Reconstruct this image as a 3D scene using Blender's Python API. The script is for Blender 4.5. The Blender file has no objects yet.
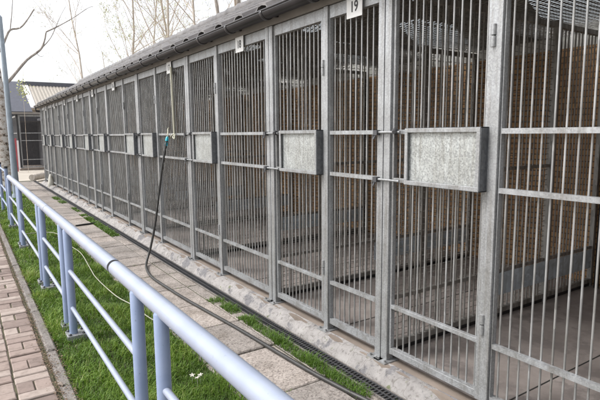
import bpy, math, random
from mathutils import Vector, Matrix, noise
random.seed(7)
sc = bpy.context.scene
COL = sc.collection
R = math.radians

# ------------------------------------------------------------------ materials
def new_mat(name):
    m = bpy.data.materials.new(name); m.use_nodes = True
    nt = m.node_tree; b = nt.nodes['Principled BSDF']
    return m, nt, b
def N(nt, t, **kw):
    n = nt.nodes.new(t)
    for k, v in kw.items(): setattr(n, k, v)
    return n
def coords(nt, scale=1.0, vec=None):
    tc = N(nt, 'ShaderNodeTexCoord'); mp = N(nt, 'ShaderNodeMapping')
    mp.inputs['Scale'].default_value = vec or (scale, scale, scale)
    nt.links.new(tc.outputs['Object'], mp.inputs['Vector']); return mp.outputs['Vector']
def noise_n(nt, vec, scale, detail=4, rough=.55):
    n = N(nt, 'ShaderNodeTexNoise'); n.inputs['Scale'].default_value = scale
    n.inputs['Detail'].default_value = detail; n.inputs['Roughness'].default_value = rough
    nt.links.new(vec, n.inputs['Vector']); return n.outputs['Fac']
def ramp(nt, fac, stops):
    r = N(nt, 'ShaderNodeValToRGB'); e = r.color_ramp.elements
    while len(e) < len(stops): e.new(.5)
    for el, (p, c) in zip(e, stops):
        el.position = p; el.color = (*c, 1) if len(c) == 3 else c
    nt.links.new(fac, r.inputs['Fac']); return r.outputs['Color']
def mix(nt, fac, a, b, mode='MIX'):
    m = N(nt, 'ShaderNodeMix', data_type='RGBA', blend_type=mode)
    for s, v in ((0, fac), (6, a), (7, b)):
        if isinstance(v, (int, float)): m.inputs[s].default_value = v
        elif isinstance(v, tuple): m.inputs[s].default_value = (*v, 1)
        else: nt.links.new(v, m.inputs[s])
    return m.outputs[2]
def bump(nt, b, h, strength=.3, dist=.01):
    n = N(nt, 'ShaderNodeBump'); n.inputs['Strength'].default_value = strength
    n.inputs['Distance'].default_value = dist
    nt.links.new(h, n.inputs['Height']); nt.links.new(n.outputs['Normal'], b.inputs['Normal'])

def galv(name, base=.5, spangle=70, contrast=.12, metallic=.55, rough=.42, stretch=None, tint=(1, 1.01, 1.03)):
    m, nt, b = new_mat(name)
    v = coords(nt, vec=stretch or (1, 1, 1))
    vo = N(nt, 'ShaderNodeTexVoronoi'); vo.inputs['Scale'].default_value = spangle
    vo.inputs['Randomness'].default_value = 1.0
    wn = N(nt, 'ShaderNodeTexNoise'); wn.inputs['Scale'].default_value = spangle*1.3; nt.links.new(v, wn.inputs['Vector'])
    nt.links.new(mix(nt, .9/spangle, v, wn.outputs['Color']), vo.inputs['Vector'])
    sep = N(nt, 'ShaderNodeSeparateColor'); nt.links.new(vo.outputs['Color'], sep.inputs['Color'])
    lo, hi = base - contrast, base + contrast
    c = ramp(nt, sep.outputs['Red'], [(0, tuple(lo * t for t in tint)), (1, tuple(hi * t for t in tint))])
    n1 = noise_n(nt, v, 6, 6)
    c2 = mix(nt, 1.0, c, ramp(nt, n1, [(.3, (.78, .77, .75)), (.65, (1, 1, 1))]), 'MULTIPLY')
    vs = coords(nt, vec=(22, 22, 1.1))
    c2 = mix(nt, 1.0, c2, ramp(nt, noise_n(nt, vs, 1.0, 7, .7), [(.34, (.72, .69, .65)), (.52, (1, 1, 1)), (.75, (1.1, 1.1, 1.1))]), 'MULTIPLY')
    nt.links.new(c2, b.inputs['Base Color'])
    b.inputs['Metallic'].default_value = metallic
    rr = ramp(nt, sep.outputs['Green'], [(0, (rough - .1,) * 3), (1, (rough + .15,) * 3)])
    nt.links.new(rr, b.inputs['Roughness'])
    bump(nt, b, noise_n(nt, v, 180, 2), .08, .002)
    return m
def simple(name, col, rough=.6, metallic=0, var=.15, scale=8, bs=.15, bd=.004, bscale=60):
    m, nt, b = new_mat(name); v = coords(nt)
    n = noise_n(nt, v, scale, 6)
    c = ramp(nt, n, [(.28, tuple(x * (1 - var) for x in col)), (.72, tuple(min(1, x * (1 + var)) for x in col))])
    nt.links.new(c, b.inputs['Base Color'])
    b.inputs['Roughness'].default_value = rough; b.inputs['Metallic'].default_value = metallic
    if bs: bump(nt, b, noise_n(nt, v, bscale, 5), bs, bd)
    return m

M = {}
M['galv'] = galv('galvanised_steel', .36, 130, .06, .4, .42, tint=(.975,1.0,1.03))
M['bars'] = galv('galvanised_bar', .37, 40, .07, .45, .38, stretch=(1, 1, .25), tint=(.99, 1.0, 1.0))
M['inner'] = galv('aged_galvanised_bar', .29, 40, .08, .3, .5, stretch=(1, 1, .3), tint=(1.0, .97, .92))
M['plate'] = galv('spangled_zinc_plate', .42, 120, .12, .4, .40, tint=(.97,1.01,1.0))
M['sheet'] = galv('weathered_blue_sheet', .58, 25, .10, .0, .5, tint=(.84, .97, 1.08))
M['darkiron'] = simple('dark_iron', (.09, .09, .095), .5, .6)
M['shadezinc'] = galv('shaded_zinc', .16, 60, .03, .4, .5, tint=(.93, .98, 1.06))  # darker zinc copy, shade of the hatch sides put into its colour
def rail_paint():
    m, nt, b = new_mat('blue_grey_railing_paint'); v = coords(nt)
    c = ramp(nt, noise_n(nt, v, 9, 6), [(.3, (.20, .26, .40)), (.7, (.25, .31, .45))])
    sp = ramp(nt, noise_n(nt, v, 70, 3), [(.66, (1, 1, 1)), (.74, (.72, .72, .68))])
    nt.links.new(mix(nt, 1.0, c, sp, 'MULTIPLY'), b.inputs['Base Color'])
    b.inputs['Roughness'].default_value = .38; b.inputs['Metallic'].default_value = 0
    b.inputs['Coat Weight'].default_value = .25; b.inputs['Coat Roughness'].default_value = .3
    bump(nt, b, noise_n(nt, v, 40, 4), .06, .002); return m
M['blue'] = rail_paint()
def rail_top():
    m, nt, b = new_mat('pale_railing_paint'); v = coords(nt)
    c = ramp(nt, noise_n(nt, v, 6, 6), [(.3, (.265, .30, .385)), (.7, (.32, .355, .435))])
    sp = ramp(nt, noise_n(nt, v, 55, 3), [(.67, (1, 1, 1)), (.78, (.80, .80, .76))])
    nt.links.new(mix(nt, 1.0, c, sp, 'MULTIPLY'), b.inputs['Base Color'])
    b.inputs['Roughness'].default_value = .33
    b.inputs['Coat Weight'].default_value = .3; b.inputs['Coat Roughness'].default_value = .25
    bump(nt, b, noise_n(nt, v, 25, 4), .05, .002); return m
M['bluetop'] = rail_top()
M['black'] = simple('black_rubber', (.02, .02, .022), .45, 0, .2)
M['gutter'] = simple('dark_gutter_plastic', (.035, .032, .034), .28, 0, .3, 4, .1, .002)
M['ring'] = simple('matte_black_joint', (.006, .006, .007), .9, 0, .1)
M['hose'] = simple('dusty_black_hose', (.030, .029, .027), .45, 0, .3)
M['white'] = simple('white_sign_plate', (.62, .62, .61), .4, 0, .03)
M['ink'] = simple('black_lettering', (.02, .02, .02), .6, 0, .1)
M['teal'] = simple('teal_hose_coupling', (.01, .33, .42), .35, 0, .1)
M['cream'] = simple('pale_hose_plastic', (.40, .39, .31), .5, 0, .1)
M['fascia'] = simple('weathered_fascia_board', (.22, .205, .19), .7, 0, .15, 5)
M['board'] = simple('pale_fibre_board', (.55, .54, .51), .8, 0, .2, 3)
M['red'] = simple('red_paint', (.36, .07, .085), .5, 0, .2)
M['birch_white'] = None

def tile_mat():
    m, nt, b = new_mat('weathered_roof_tile'); v = coords(nt)
    c = ramp(nt, noise_n(nt, v, 5, 8, .65), [(.25, (.055, .05, .048)), (.5, (.11, .10, .097)), (.75, (.19, .178, .168))])
    l = ramp(nt, noise_n(nt, v, 26, 5, .6), [(.6, (1, 1, 1)), (.75, (.55, .5, .36))])
    nt.links.new(mix(nt, 1.0, c, l, 'MULTIPLY'), b.inputs['Base Color'])
    b.inputs['Roughness'].default_value = .38
    bump(nt, b, noise_n(nt, v, 70, 5), .25, .004); return m
M['tile'] = tile_mat()

def brick_mat():
    m, nt, b = new_mat('brown_brick'); tc = N(nt, 'ShaderNodeTexCoord')
    s = N(nt, 'ShaderNodeSeparateXYZ'); c = N(nt, 'ShaderNodeCombineXYZ')
    nt.links.new(tc.outputs['Object'], s.inputs[0])
    ad = N(nt, 'ShaderNodeMath', operation='ADD'); nt.links.new(s.outputs['X'], ad.inputs[0]); nt.links.new(s.outputs['Y'], ad.inputs[1])
    nt.links.new(ad.outputs[0], c.inputs['X']); nt.links.new(s.outputs['Z'], c.inputs['Y'])
    bt = N(nt, 'ShaderNodeTexBrick'); nt.links.new(c.outputs[0], bt.inputs['Vector'])
    for k, x in (('Scale', 1), ('Brick Width', .21), ('Row Height', .057), ('Mortar Size', .006), ('Mortar Smooth', .3), ('Bias', 0)):
        bt.inputs[k].default_value = x
    bt.inputs['Color1'].default_value = (.43, .27, .14, 1); bt.inputs['Color2'].default_value = (.35, .21, .11, 1)
    bt.inputs['Mortar'].default_value = (.12, .08, .055, 1)
    n = noise_n(nt, tc.outputs['Object'], 2.5, 6)
    c2 = mix(nt, 1.0, bt.outputs['Color'], ramp(nt, n, [(.3, (.75, .72, .7)), (.7, (1.15, 1.1, 1.05))]), 'MULTIPLY')
    # whitish-grey splash zone at the bottom of the wall
    nt.links.new(c2, b.inputs['Base Color']); b.inputs['Roughness'].default_value = .85
    inv = N(nt, 'ShaderNodeMath', operation='SUBTRACT'); inv.inputs[0].default_value = 1; nt.links.new(bt.outputs['Fac'], inv.inputs[1])
    bump(nt, b, inv.outputs[0], .6, .006); return m
M['brick'] = brick_mat()

def concrete(name, dark, light, sc1=3, speck=0, rough=.85, stain=None, patch_lo=.5, patch_hi=.58):
    m, nt, b = new_mat(name); v = coords(nt)
    c = ramp(nt, noise_n(nt, v, sc1, 8, .65), [(.3, dark), (.7, light)])
    if stain:
        f = ramp(nt, noise_n(nt, v, 5.5, 7, .62), [(patch_lo, (0, 0, 0)), (patch_hi, (1, 1, 1))])
        c = mix(nt, f, c, stain)
    h = noise_n(nt, v, 90, 6, .7)
    if speck:
        vo = N(nt, 'ShaderNodeTexVoronoi'); vo.inputs['Scale'].default_value = speck; nt.links.new(v, vo.inputs['Vector'])
        sp = N(nt, 'ShaderNodeSeparateColor'); nt.links.new(vo.outputs['Color'], sp.inputs['Color'])
        c = mix(nt, 1.0, c, ramp(nt, sp.outputs['Red'], [(0, (.50, .45, .44)), (.3, (.92, .90, .89)), (1, (1.32, 1.28, 1.26))]), 'MULTIPLY')
        h = vo.outputs['Distance']
    nt.links.new(c, b.inputs['Base Color']); b.inputs['Roughness'].default_value = rough
    bump(nt, b, h, .35, .004); return m
M['slab'] = concrete('exposed_aggregate_slab', (.215, .198, .182), (.34, .315, .292), 3.5, 105)
def slab_tones():
    m = M['slab']; nt = m.node_tree; b = nt.nodes['Principled BSDF']
    l = b.inputs['Base Color'].links[0]; src = l.from_socket
    at = N(nt, 'ShaderNodeAttribute'); at.attribute_name = 'tone'
    v = coords(nt)
    c = mix(nt, 1.0, src, ramp(nt, at.outputs['Fac'], [(0, (.80, .80, .80)), (1, (1.12, 1.09, 1.07))]), 'MULTIPLY')
    c = mix(nt, 1.0, c, ramp(nt, noise_n(nt, v, 3.2, 8, .7), [(.36, (.72, .70, .67)), (.5, (1, 1, 1))]), 'MULTIPLY')
    nt.links.new(c, b.inputs['Base Color'])
slab_tones()
M['joint'] = concrete('dirty_joint_sand', (.035, .035, .02), (.08, .08, .045), 6)
M['kerb'] = concrete('old_kerb_concrete', (.12, .108, .098), (.23, .215, .20), 5, 150)
M['plinth'] = concrete('whitewashed_concrete', (.225, .212, .203), (.36, .342, .33), 7, 0, .85, (.165, .16, .166), .55, .60)
def plinth_detail():
    m = M['plinth']; nt = m.node_tree; b = nt.nodes['Principled BSDF']; src = b.inputs['Base Color'].links[0].from_socket
    v = coords(nt)
    vo = N(nt, 'ShaderNodeTexVoronoi'); vo.feature = 'DISTANCE_TO_EDGE'; vo.inputs['Scale'].default_value = 6
    w_ = N(nt, 'ShaderNodeTexNoise'); w_.inputs['Scale'].default_value = 9; nt.links.new(v, w_.inputs['Vector'])
    nt.links.new(mix(nt, .12, v, w_.outputs['Color']), vo.inputs['Vector'])
    c = mix(nt, 1.0, src, ramp(nt, vo.outputs['Distance'], [(0, (.62, .60, .58)), (.010, (.88, .87, .86)), (.02, (1, 1, 1))]), 'MULTIPLY')
    c = mix(nt, 1.0, c, ramp(nt, noise_n(nt, v, 32, 8, .75), [(.36, (.55, .53, .52)), (.46, (1, 1, 1)), (.8, (1.15, 1.15, 1.15))]), 'MULTIPLY')
    c = mix(nt, ramp(nt, noise_n(nt, v, 14, 5, .6), [(.63, (0, 0, 0)), (.70, (.8, .8, .8))]), c, (.10, .12, .04))
    nt.links.new(c, b.inputs['Base Color'])
    bump(nt, b, noise_n(nt, v, 38, 9, .75), .9, .012)
plinth_detail()
M['sill'] = concrete('stained_sill', (.15, .122, .10), (.26, .215, .18), 2.5)
M['floor'] = concrete('worn_kennel_floor', (.21, .18, .165), (.34, .30, .28), 3.5, 0, .6, (.20, .175, .165), .50, .60)
M['ground'] = concrete('dusty_yard', (.34, .30, .25), (.48, .44, .38), .4)
M['darkgap'] = simple('dark_recess', (.03, .028, .025), .9)
M['soil'] = concrete('dark_soil', (.035, .04, .018), (.075, .085, .03), 9)

def paver_mat():
    m, nt, b = new_mat('pink_clay_paver'); v = coords(nt)
    at = N(nt, 'ShaderNodeAttribute'); at.attribute_name = 'tone'
    c = ramp(nt, at.outputs['Fac'], [(0, (.175, .132, .115)), (.5, (.27, .208, .18)), (1, (.35, .29, .255))])
    n = ramp(nt, noise_n(nt, v, 11, 9, .75), [(.3, (.60, .58, .55)), (.5, (.97, .97, .97)), (.7, (1.15, 1.15, 1.15))])
    nt.links.new(mix(nt, 1.0, c, n, 'MULTIPLY'), b.inputs['Base Color'])
    b.inputs['Roughness'].default_value = .85
    bump(nt, b, noise_n(nt, v, 120, 5, .7), .4, .003); return m
M['paver'] = paver_mat()
M['mossjoint'] = concrete('mossy_joint', (.045, .036, .026), (.095, .09, .04), 8)

def grass_mat():
    m, nt, b = new_mat('lawn_grass')
    at = N(nt, 'ShaderNodeAttribute'); at.attribute_name = 'tone'
    c = ramp(nt, at.outputs['Fac'], [(0, (.056, .118, .013)), (.5, (.135, .24, .024)), (.85, (.25, .34, .055)), (1, (.26, .25, .09))])
    nt.links.new(c, b.inputs['Base Color']); b.inputs['Roughness'].default_value = .55
    b.inputs['Subsurface Weight'].default_value = 0
    tr = N(nt, 'ShaderNodeBsdfTranslucent'); nt.links.new(c, tr.inputs['Color'])
    mx = N(nt, 'ShaderNodeMixShader'); mx.inputs[0].default_value = .3
    out = nt.nodes['Material Output']
    nt.links.new(b.outputs[0], mx.inputs[1]); nt.links.new(tr.outputs[0], mx.inputs[2]); nt.links.new(mx.outputs[0], out.inputs['Surface'])
    return m
M['grass'] = grass_mat()
def bark(name, a, bcol, scale=(6, 6, 1.2)):
    m, nt, b = new_mat(name); v = coords(nt, vec=scale)
    c = ramp(nt, noise_n(nt, v, 2.5, 8, .65), [(.35, a), (.6, bcol)])
    nt.links.new(c, b.inputs['Base Color']); b.inputs['Roughness'].default_value = .9
    bump(nt, b, noise_n(nt, v, 10, 6), .6, .02); return m
M['bark'] = bark('glare_pale_bark', (.36, .31, .26), (.56, .51, .45))  # bark paled to imitate the glare of the bright sky
M['twig'] = bark('glare_pale_twig', (.42, .34, .27), (.62, .54, .46))  # sky glare painted in, twigs lighter than their own bark
M['branch'] = bark('grey_branch_bark', (.24, .205, .18), (.44, .40, .36))
def birch_mat():
    m, nt, b = new_mat('birch_bark'); v = coords(nt, vec=(6, 6, 9))
    n = noise_n(nt, v, .9, 8, .75)
    c = ramp(nt, n, [(.40, (.04, .032, .028)), (.45, (.42, .34, .27)), (.52, (.66, .63, .59)), (.8, (.74, .72, .69))])
    nt.links.new(c, b.inputs['Base Color']); b.inputs['Roughness'].default_value = .8
    bump(nt, b, n, .5, .01); return m
M['birch'] = birch_mat()
M['leaf'] = simple('young_leaf', (.42, .44, .16), .6, 0, .25)
M['darkroof'] = simple('dark_blue_grey_roof', (.10, .105, .13), .5, 0, .15)
M['tanroof'] = simple('tan_corrugated_roof', (.38, .345, .30), .6, 0, .1)
M['paleboard'] = simple('white_painted_board', (.70, .68, .70), .6, 0, .05)
M['tan'] = simple('tan_render', (.45, .38, .30), .8, 0, .15)
M['straw'] = simple('dry_leaf_litter', (.15, .10, .062), .8, 0, .55, 90)
M['darkwall'] = simple('dark_grey_cladding', (.085, .083, .088), .8, 0, .15)
M['petal'] = simple('white_petal', (.50, .48, .42), .6, 0, .1)
M['galvpole'] = simple('grey_blue_pole_paint', (.29, .34, .39), .45, .2, .12)
def glassy():
    m, nt, b = new_mat('translucent_skylight')
    b.inputs['Base Color'].default_value = (.9, .92, .92, 1); b.inputs['Roughness'].default_value = .25
    b.inputs['Transmission Weight'].default_value = .95; b.inputs['IOR'].default_value = 1.1
    return m
M['skylight'] = glassy()

# ------------------------------------------------------------------ mesh helper
class MB:
    def __init__(s): s.v = []; s.f = []; s.sm = []; s.tone = []
    def add(s, vs, fs, smooth=False, tone=.5):
        o = len(s.v); s.v += [tuple(p) for p in vs]
        for f in fs: s.f.append(tuple(i + o for i in f)); s.sm.append(smooth); s.tone.append(tone)
        return s
    def box(s, x0, y0, z0, x1, y1, z1, tone=.5):
        vs = [(x0,y0,z0),(x1,y0,z0),(x1,y1,z0),(x0,y1,z0),(x0,y0,z1),(x1,y0,z1),(x1,y1,z1),(x0,y1,z1)]
        return s.add(vs, [(0,3,2,1),(4,5,6,7),(0,1,5,4),(1,2,6,5),(2,3,7,6),(3,0,4,7)], tone=tone)
    def cbox(s, x0, y0, z0, x1, y1, z1, c=.004, tone=.5):   # box with a chamfered top
        vs = [(x0,y0,z0),(x1,y0,z0),(x1,y1,z0),(x0,y1,z0),(x0,y0,z1-c),(x1,y0,z1-c),(x1,y1,z1-c),(x0,y1,z1-c),
              (x0+c,y0+c,z1),(x1-c,y0+c,z1),(x1-c,y1-c,z1),(x0+c,y1-c,z1)]
        return s.add(vs, [(0,3,2,1),(8,9,10,11),(0,1,5,4),(1,2,6,5),(2,3,7,6),(3,0,4,7),(4,5,9,8),(5,6,10,9),(6,7,11,10),(7,4,8,11)], tone=tone)
    def path(s, pts, rad, n=8, cap=True, tone=.5):
        pts = [Vector(p) for p in pts]
        if isinstance(rad, (int, float)): rad = [rad] * len(pts)
        rings = []; up = None
        for i, p in enumerate(pts):
            d = (pts[min(i+1, len(pts)-1)] - pts[max(i-1, 0)]).normalized()
            if up is None:
                a = Vector((0,0,1)) if abs(d.z) < .9 else Vector((1,0,0))
            else: a = up
            x = a - d * a.dot(d)
            x = x.normalized() if x.length > 1e-6 else d.orthogonal().normalized()
            y = d.cross(x); up = x
            rings.append([p + (x * math.cos(2*math.pi*k/n) + y * math.sin(2*math.pi*k/n)) * rad[i] for k in range(n)])
        vs = [q for r in rings for q in r]; fs = []
        for i in range(len(pts)-1):
            for k in range(n):
                fs.append((i*n+k, i*n+(k+1)%n, (i+1)*n+(k+1)%n, (i+1)*n+k))
        s.add(vs, fs, True, tone)
        if cap:
            s.add(rings[0], [tuple(range(n))[::-1]], False, tone); s.add(rings[-1], [tuple(range(n))], False, tone)
        return s
    def build(s, name, mat, parent=None, loc=None, bevel=0, tone=False):
        me = bpy.data.meshes.new(name); me.from_pydata(s.v, [], s.f); me.update()
        me.polygons.foreach_set('use_smooth', s.sm)
        if tone:
            a = me.attributes.new('tone', 'FLOAT', 'FACE'); a.data.foreach_set('value', s.tone)
        me.materials.append(mat)
        o = bpy.data.objects.new(name, me); COL.objects.link(o)
        if parent: o.parent = parent
        if loc: o.location = loc
        if bevel:
            b = o.modifiers.new('bevel', 'BEVEL'); b.width = bevel; b.segments = 2; b.limit_method = 'ANGLE'
        return o
def tag(o, label=None, cat=None, group=None, kind=None):
    if label: o['label'] = label
    if cat: o['category'] = cat
    if group: o['group'] = group
    if kind: o['kind'] = kind
    return o
def empty(name, loc=(0,0,0)):
    o = bpy.data.objects.new(name, None); o.location = loc; o.empty_display_size = .2; COL.objects.link(o); return o
def copy_tree(o, parent, loc=None):
    c = o.copy(); COL.objects.link(c); c.parent = parent
    if loc is not None: c.location = loc
    for ch in [x for x in COL.objects if x.parent == o]:
        copy_tree(ch, c)
    return c

# ================================================================== GROUND
g = MB(); S = 260
g.add([(-S,-S,-.04),(S,-S,-.04),(S,S,-.04),(-S,S,-.04)], [(0,1,2,3)])
tag(g.build('ground', M['ground']), 'dusty pale yard ground', kind='structure')

# brick pavement left: basket of whole and half bricks between mossy joints
pv = MB(); bed = MB()
bed.add([(-2.2,-2,-.012),(.385,-2,-.012),(.385,24,-.012),(-2.2,24,-.012)], [(0,1,2,3)])
bw, bl = .105, .215
colx = .375 - bl
ci = 0
while colx > -2.2:
    y = -2.0 + (ci % 2) * .16; j = ci
    while y < 24:
        def brick(x0, y0, x1, y1):
            gp = .0052; dz = random.uniform(-.006, .006)
            jx, jy = random.uniform(-.003, .003), random.uniform(-.003, .003)
            pv.cbox(x0+gp+jx, y0+gp+jy, -.05, x1-gp+jx, y1-gp+jy, dz, .006, tone=random.random())
        if j % 3 != 2:
            brick(colx, y, colx+bl, y+bw); y += bw
        else:
            brick(colx, y, colx+bl/2, y+bw*1.55); brick(colx+bl/2, y, colx+bl, y+bw*1.55); y += bw*1.55
        j += 1
    colx -= bl; ci += 1
tag(bed.build('pavement_bed', M['mossjoint']), 'mossy sand bed under the brick pavement', kind='structure')
tag(pv.build('pavement', M['paver'], tone=True), 'pink brick pavement', kind='structure')
# kerb of metre-long concrete edging
kb = MB(); y = -2.0
while y < 24:
    dx = random.uniform(-.004, .004)
    kb.cbox(.398+dx, y+.004, -.1, .468+dx, y+.996, .012+random.uniform(-.006,.006), .012); y += 1.0
tag(kb.build('kerb', M['kerb']), 'narrow concrete kerb between pavement and lawn', kind='structure')
so = MB(); so.add([(.385,-2,-.018),(1.32,-2,-.018),(1.32,20.6,-.018),(.385,20.6,-.018)], [(0,1,2,3)])
tag(so.build('lawn_soil', M['soil']), 'dark soil under the lawn strip', kind='structure')

# slab path
ps = MB(); pb = MB()
pb.add([(1.30,-2,-.014),(2.0,-2,-.014),(2.0,20.6,-.014),(1.30,20.6,-.014)], [(0,1,2,3)])
ybr = [3.17]
y = 3.17
while y < 20: y += .6 if y < 6 else .42; ybr.append(y)
y = 3.17
while y > -2: y -= .65; ybr.insert(0, y)
for a, b in zip(ybr, ybr[1:]):
    t = random.uniform(-.004, .004)
    tn = random.random()
    ps.cbox(1.30, a+.008, -.06, 1.865, b-.008, t, .007, tone=tn)
    ps.cbox(1.880, a+.008+.02, -.06, 1.994, b+.014-.006, t-.006, .006, tone=random.random()*.6)
tag(pb.build('path_bed', M['joint']), 'dark joints under the slab path', kind='structure')
tag(ps.build('path', M['slab'], tone=True), 'path of large exposed aggregate slabs', kind='structure')

# ---------------------------------------------------------------- grass
def blade(mb, x, y, z, h, w, a, lean, tone):
    dx, dy = math.cos(a), math.sin(a); px, py = -dy*w, dx*w
    l1, l2 = lean*h*.35, lean*h
    mb.add([(x-px, y-py, z), (x+px, y+py, z), (x+dx*l1+px*.75, y+dy*l1+py*.75, z+h*.55),
            (x+dx*l1-px*.75, y+dy*l1-py*.75, z+h*.55), (x+dx*l2, y+dy*l2, z+h*(1-.25*lean))],
           [(0,1,2,3),(3,2,4)], False, tone)
lg = MB()
def lawn(y0, y1, dens, w, hs):
    n = int((y1-y0)*.9*dens)
    for _ in range(n):
        x = random.uniform(.452, 1.36); y = random.uniform(y0, y1)
        c = noise.noise(Vector((x*3.1, y*3.1, 0))); c2 = noise.noise(Vector((x*11, y*11, 4)))
        edge = 0 if x > .48 and x < 1.31 else 1
        if edge and random.random() < .55 + .5*c2: continue
        h = hs*(.75+.6*c+.35*c2)*random.uniform(.55, 1.25)
        if edge: h *= .75
        t = .42+.42*c+.25*c2+random.uniform(-.25,.25)
        if random.random() < .03: t = .95
        blade(lg, x, y, -.018, max(.015,h), w*random.uniform(.7,1.3), random.uniform(0,6.28), random.uniform(.2,1.3), min(.97,max(0,t)))
lawn(.6, 3.2, 12000, .0023, .085)
lawn(3.2, 6.5, 7000, .003, .08)
lawn(6.5, 11, 3200, .0042, .075)
lawn(11, 20.5, 1400, .007, .06)
tag(lg.build('lawn_grass', M['grass'], tone=True), 'lush green lawn strip below the blue railing', 'grass', kind='stuff')
# grass growing in the joint beside the drain
sg = MB()
for y0, y1, x0, x1, n, h in ((1.2, 4.2, 1.885, 1.985, 5200, .05), (3.9, 4.35, 1.93, 2.0, 260, .04), (8.2, 10.9, 1.86, 1.99, 1700, .05), (13.0, 14.5, 1.82, 1.98, 500, .05),
                       (4.30, 4.46, 1.86, 1.99, 160, .06), (11.3,12.2,1.9,1.98,250,.04)):
    for _ in range(n):
        x = random.uniform(x0, x1); y = random.uniform(y0, y1)
        c = noise.noise(Vector((x*2, y*4.5, 9)))
        if c < -.42: continue
        blade(sg, x, y, -.012, h*random.uniform(.4, 1.2)*(1+c), .0024 if y < 5 else .006, random.uniform(0,6.28), random.uniform(.2,1.4), random.uniform(0,.42))
# tufts in slab joints and along kerb
for yb in ybr[4:14]:
    for _ in range(26):
        x = random.uniform(1.32, 1.99)
        if noise.noise(Vector((x*5, yb*7, 2))) < 0: continue
        blade(sg, x, yb+random.uniform(-.005,.005), -.012, random.uniform(.008,.025), .002, random.uniform(0,6.28), 1, random.uniform(.3,.9))
tag(sg.build('joint_grass', M['grass'], tone=True), 'dark grass tufts growing between path slabs and drain', 'grass', kind='stuff')
# moss in paver joint, leaf litter along the kerb
lt = MB()
for _ in range(6500):
    y = .8+12*random.random()**1.8
    x = random.choice([random.gauss(.386,.014), random.gauss(.386,.014), random.gauss(.38,.03), random.gauss(.465,.012), random.gauss(.43,.035)])
    s = random.uniform(.003, .0105); a = random.uniform(0,6.28); z = random.uniform(.004,.016)
    lt.add([(x+s*math.cos(a), y+s*math.sin(a), z), (x-s*math.sin(a)*.6, y+s*math.cos(a)*.6, z+.003), (x-s*math.cos(a), y-s*math.sin(a), z), (x+s*math.sin(a)*.6, y-s*math.cos(a)*.6, z+.001)], [(0,1,2,3)])
tag(lt.build('leaf_litter', M['straw']), 'dry leaf litter along the kerb', 'leaf litter', kind='stuff')

# ================================================================== DRAIN
dr = empty('drain_channel', (2.055, 8, 0))
tag(dr, 'long dark slotted drain channel beside the kennel plinth', 'drain')
ch = MB()
for x0, x1 in ((1.998, 2.006), (2.104, 2.112)): ch.box(x0-2.055, -10, -.06, x1-2.055, 12.4, .0)
ch.build('channel_edge', M['kerb'], dr)
db = MB(); db.box(-.048, -10, -.075, .048, 12.4, -.05); db.build('channel_floor', M['darkgap'], dr)
gr = MB()
for x0, x1 in ((-.0485,-.038), (-.004,.004), (.038,.0485)): gr.box(x0, -10, -.018, x1, 12.4, -.003)
y = -9.99
while y < 12.4:
    gr.box(-.038, y, -.016, -.004, y+.009, -.004); gr.box(.004, y+.012, -.016, .038, y+.021, -.004); y += .03
gr.build('grate', M['darkiron'], dr)

# ================================================================== KENNEL BLOCK
FX = 2.28; FL = .10
K = empty('kennel_block', (FX, 0, 0))
tag(K, 'long row of galvanised barred dog kennels under a tiled roof', 'kennel building')
TOPZ = 2.507; BOTZ = .136
BARP = .0577
YN, YF = -1.0, 19.0

def rails(mb, y0, y1, skip_mid=False):
    mb.box(-.015, y0, TOPZ-.085, .025, y1, TOPZ)
    mb.box(-.015, y0, BOTZ, .025, y1, BOTZ+.042)
    mb.box(-.016, y0, .452, .012, y1, .478)
    mb.box(-.016, y0, 1.593, .012, y1, 1.620)
    mb.box(-.016, y0, 1.290, .012, y1, 1.317)
def grille(y0, y1, r=.0056):
    mb = MB(); n = max(1, round((y1-y0)/BARP)); p = (y1-y0)/n
    for i in range(n):
        y = y0 + (i+.5)*p
        mb.path([(.018, y, BOTZ+.04), (.018, y+random.uniform(-.002,.002), 1.3), (.018, y, TOPZ-.08)], r, 8, cap=False)
    return mb
def make_panel(w):
    mb = MB(); rails(mb, 0.006, w-.006)
    mb.box(-.014, 0, BOTZ, .02, .006, TOPZ); mb.box(-.014, w-.006, BOTZ, .02, w, TOPZ)
    o = mb.build('side_panel', M['galv'], K)
    grille(0, w).build('grille', M['bars'], o); return o
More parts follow.
